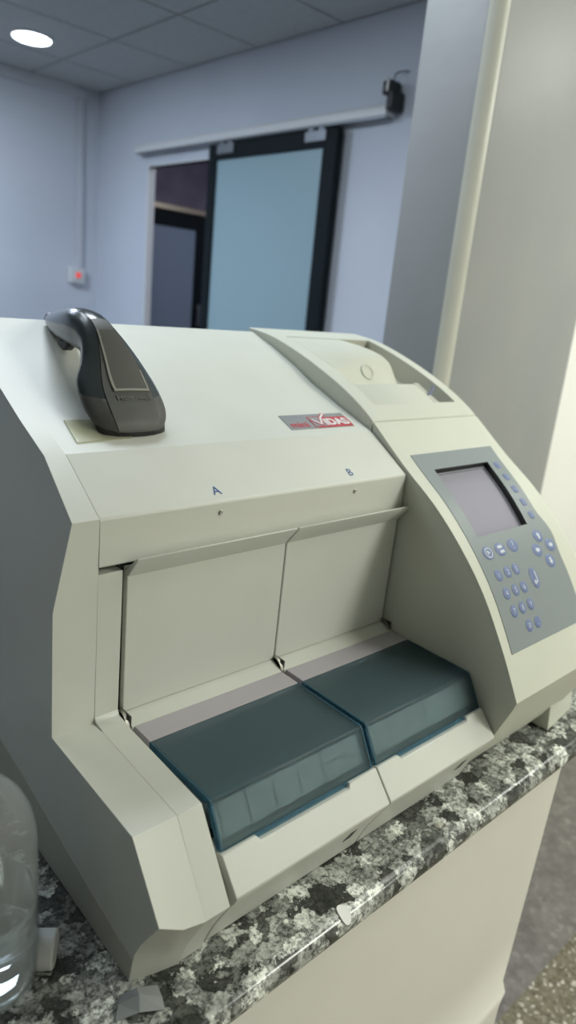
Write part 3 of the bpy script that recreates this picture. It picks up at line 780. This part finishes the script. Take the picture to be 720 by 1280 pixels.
# small white scrap on the rounded counter edge and a foil scrap
def scrap():
    secs = []; cy, cz = -.217, CT - .015; V = []; n = 16
    c = (.2090, math.radians(28))
    ring_o, ring_i = [], []
    for k in range(n):
        q = 2 * math.pi * k / n; x = c[0] + .0065 * math.cos(q); a = c[1] + math.radians(38) * math.sin(q)
        for rr, lst in ((.0168, ring_o), (.0150, ring_i)): lst.append((x, cy - rr * math.sin(a) if a > 0 else cy - a * .015, cz + rr * math.cos(a) if a > 0 else cz + rr))
    return loft([ring_i, ring_o])
tag(obj('paper_scrap', *scrap(), SCRAPW), 'small white paper scrap stuck on the rounded counter edge', 'scrap')
foil = [(.388, -.206), (.396, -.203), (.403, -.209), (.400, -.214), (.391, -.212)]
tag(obj('foil_scrap', *loft([[(x, y, CT + .0004) for x, y in foil], [(x, y, CT + .0012 + .0016 * (k % 2)) for k, (x, y) in enumerate(foil)]]), METAL), 'tiny shiny foil scrap on the granite below the right drawer', 'scrap')
# clear film pouch under the scanner
def pouch():
    q = [(.0645, .0830), (.0700, .1250), (.1330, .1210), (.1290, .0860)]
    V = [tuple(top_pt(x, y, .0003)) for x, y in q] + [tuple(top_pt(x, y, .0016)) for x, y in q]
    return V, [(0, 1, 2, 3), (4, 5, 6, 7), (0, 1, 5, 4), (1, 2, 6, 5), (2, 3, 7, 6), (3, 0, 4, 7)]
pc = tag(obj('film_pouch', *pouch(), FILM, smooth=False), 'yellowed clear film label on the analyzer top under the barcode scanner', 'label')

# ------------------------------------------------------------------ barcode scanner
SCN = thing('barcode_scanner', 'dark grey handheld barcode scanner resting on top of the analyzer', 'barcode scanner', (.135, .13, .2865))
# stations nose -> tail: top (y, z), underside (y, z), centre x, half width of the flat top, half width
STN = [((.0850, .2800), (.1320, .2965), .1365, .0245, .0425), ((.0885, .2900), (.1395, .3050), .1365, .0275, .0470), ((.0990, .3035), (.1470, .3130), .1368, .0295, .0480), ((.1180, .3240), (.1590, .3260), .1370, .0290, .0455),
       ((.1420, .3530), (.1715, .3380), .1388, .0215, .0340), ((.1640, .3780), (.1830, .3470), .1370, .0130, .0250), ((.1900, .3920), (.1980, .3515), .1358, .0110, .0215), ((.2200, .3965), (.2200, .3540), .1360, .0100, .0200),
       ((.2650, .3930), (.2620, .3570), .1420, .0095, .0195), ((.3080, .3865), (.3040, .3630), .1490, .0085, .0170), ((.3300, .3830), (.3270, .3690), .1525, .0070, .0130)]
def stn(f):
    """smooth interpolation between stations, f in station units"""
    i = max(0, min(len(STN) - 2, int(f))); t = f - i
    def flat(q): return [*q[0], *q[1], q[2], q[3], q[4]]
    a, b, c, d = [flat(STN[max(0, min(len(STN) - 1, i + k))]) for k in (-1, 0, 1, 2)]
    return [.5 * (2 * B + (C - A) * t + (2 * A - 5 * B + 4 * C - D) * t * t + (3 * B - A - 3 * C + D) * t ** 3) for A, B, C, D in zip(a, b, c, d)]
def ring(f, grow=0.0):
    ty, tz, by, bz, cx, wt, hw = stn(f)
    T, B = Vector((0, ty, tz)), Vector((0, by, bz)); dn = (B - T); ln = dn.length; dn.normalize(); ln += grow
    half = catmull([(wt + grow * .5, -grow), (wt + (hw - wt) * .78, ln * .22), (hw + grow, ln * .52), (hw * .86 + grow, ln * .86), (hw * .5, ln), (0, ln * 1.01)], 4)
    pts = [(a, b) for a, b in half]; left = [(-a, b) for a, b in reversed(pts[:-1])]
    full = pts + left
    top = [(-wt * .5, -.0012 - grow), (0, -.0016 - grow), (wt * .5, -.0012 - grow)]
    return [tuple(Vector((cx + a, 0, 0)) + T + dn * b) for a, b in full + top]
def span(f0, f1, n, grow=0.0): return [ring(f0 + (f1 - f0) * k / n, grow) for k in range(n + 1)]
def top_face(f, lat, off=0.0):
    ty, tz, by, bz, cx, wt, hw = stn(f); a, b = stn(f + .02), stn(f - .02)
    e = Vector((0, a[0] - b[0], a[1] - b[1])).normalized(); n = Vector((0, -e.z, e.y)); n = n if n.y < 0 or n.z > 0 else -n
    return Vector((cx + lat * wt, ty, tz)) + n * (.0016 * (1 - lat * lat) + off), e, n
obj('nose', *loft(span(0, 2.45, 12)), GUNM, SCN)
obj('shell', *loft(span(2.45, 10, 34)), GUND, SCN)
def panel_on(f0, f1, l0, l1, off, th, n=10):
    """curved plate on the flat top of the scanner; l0/l1 lateral limits at both ends"""
    V, F = [], []
    for k in range(n + 1):
        t = k / n; f = f0 + (f1 - f0) * t; la = l0[0] + (l0[1] - l0[0]) * t; lb = l1[0] + (l1[1] - l1[0]) * t
        for lat, o in ((la, off - th), (la, off), ((la + lb) / 2, off), (lb, off), (lb, off - th)):
            V.append(tuple(top_face(f, lat, o)[0]))
    for k in range(n):
        for q in range(4): F.append((5 * k + q, 5 * k + q + 1, 5 * k + 5 + q + 1, 5 * k + 5 + q))
        F.append((5 * k, 5 * k + 5, 5 * k + 9, 5 * k + 4))
    F.append(tuple(range(5))); F.append(tuple(range(5 * n, 5 * n + 5)))
    return V, F
obj('top_cover', *panel_on(0.15, 5.6, (-.97, -.9), (.97, .9), .0011, .003, 24), GUNM, SCN)
wnd = obj('badge_window', *panel_on(2.80, 4.95, (-.50, -.84), (.84, .86), .0018, .0012), GUNW, SCN)
obj('badge_rim', *merge(panel_on(2.74, 4.95, (-.57, -.93), (-.47, -.82), .0024, .0016), panel_on(2.72, 2.81, (-.57, -.57), (.88, .88), .0024, .0016, 2), panel_on(2.76, 3.5, (.82, .84), (.88, .90), .0022, .0016)), GUNE, SCN)
tp_, te, tn = top_face(2.42, .12, .0011)
text('raised_lettering', 'Honeywell', tp_, (1, 0, 0), te, .0095, LETT, SCN, .0003)
obj('nose_lip', *loft([[tuple(Vector(p) + Vector((0, 0, -.0003))) for p in ring(0, -.0015)], [(cx_, cy_, top_pt(0, cy_, .0009).z) for cx_, cy_, _ in ring(0, -.004)]]), BLACK, SCN)
obj('trigger', *loft([[(.1290 + dx, y, z) for dx, z in ((-.005, z0 + .012), (.006, z0 + .012), (.006, z0), (-.005, z0))] for y, z0 in ((.232, .3520), (.240, .3475), (.247, .3470), (.254, .3505), (.259, .3540))]), BLACK, SCN, bevel=.002)
obj('cable_plug', *tube([(.1520, .322, .3760), (.1545, .338, .3765), (.1570, .350, .3775), (.1590, .362, .3760), (.161, .375, .368)], [.0085, .0090, .0078, .0050, .0042], 16), BLACK, SCN)

# labels for the parts that look different from the rest of their thing
for o in bpy.data.objects:
    n = o.name.split('.')[0]
    lab = {'lid': 'translucent smoky blue lid', 'label_strip': 'pale lavender label strip', 'keypad_film': 'grey keypad panel with blue keys', 'screen': 'grey lavender screen',
           'badge': 'silver and red name badge', 'release_tab': 'navy blue tab', 'letter': 'small blue printed letter', 'trigger': 'black trigger', 'glass_pane': 'frosted glass pane', 'indicator': 'red glowing indicator'}.get(n)
    if lab and o.parent is not None: o['label'] = lab
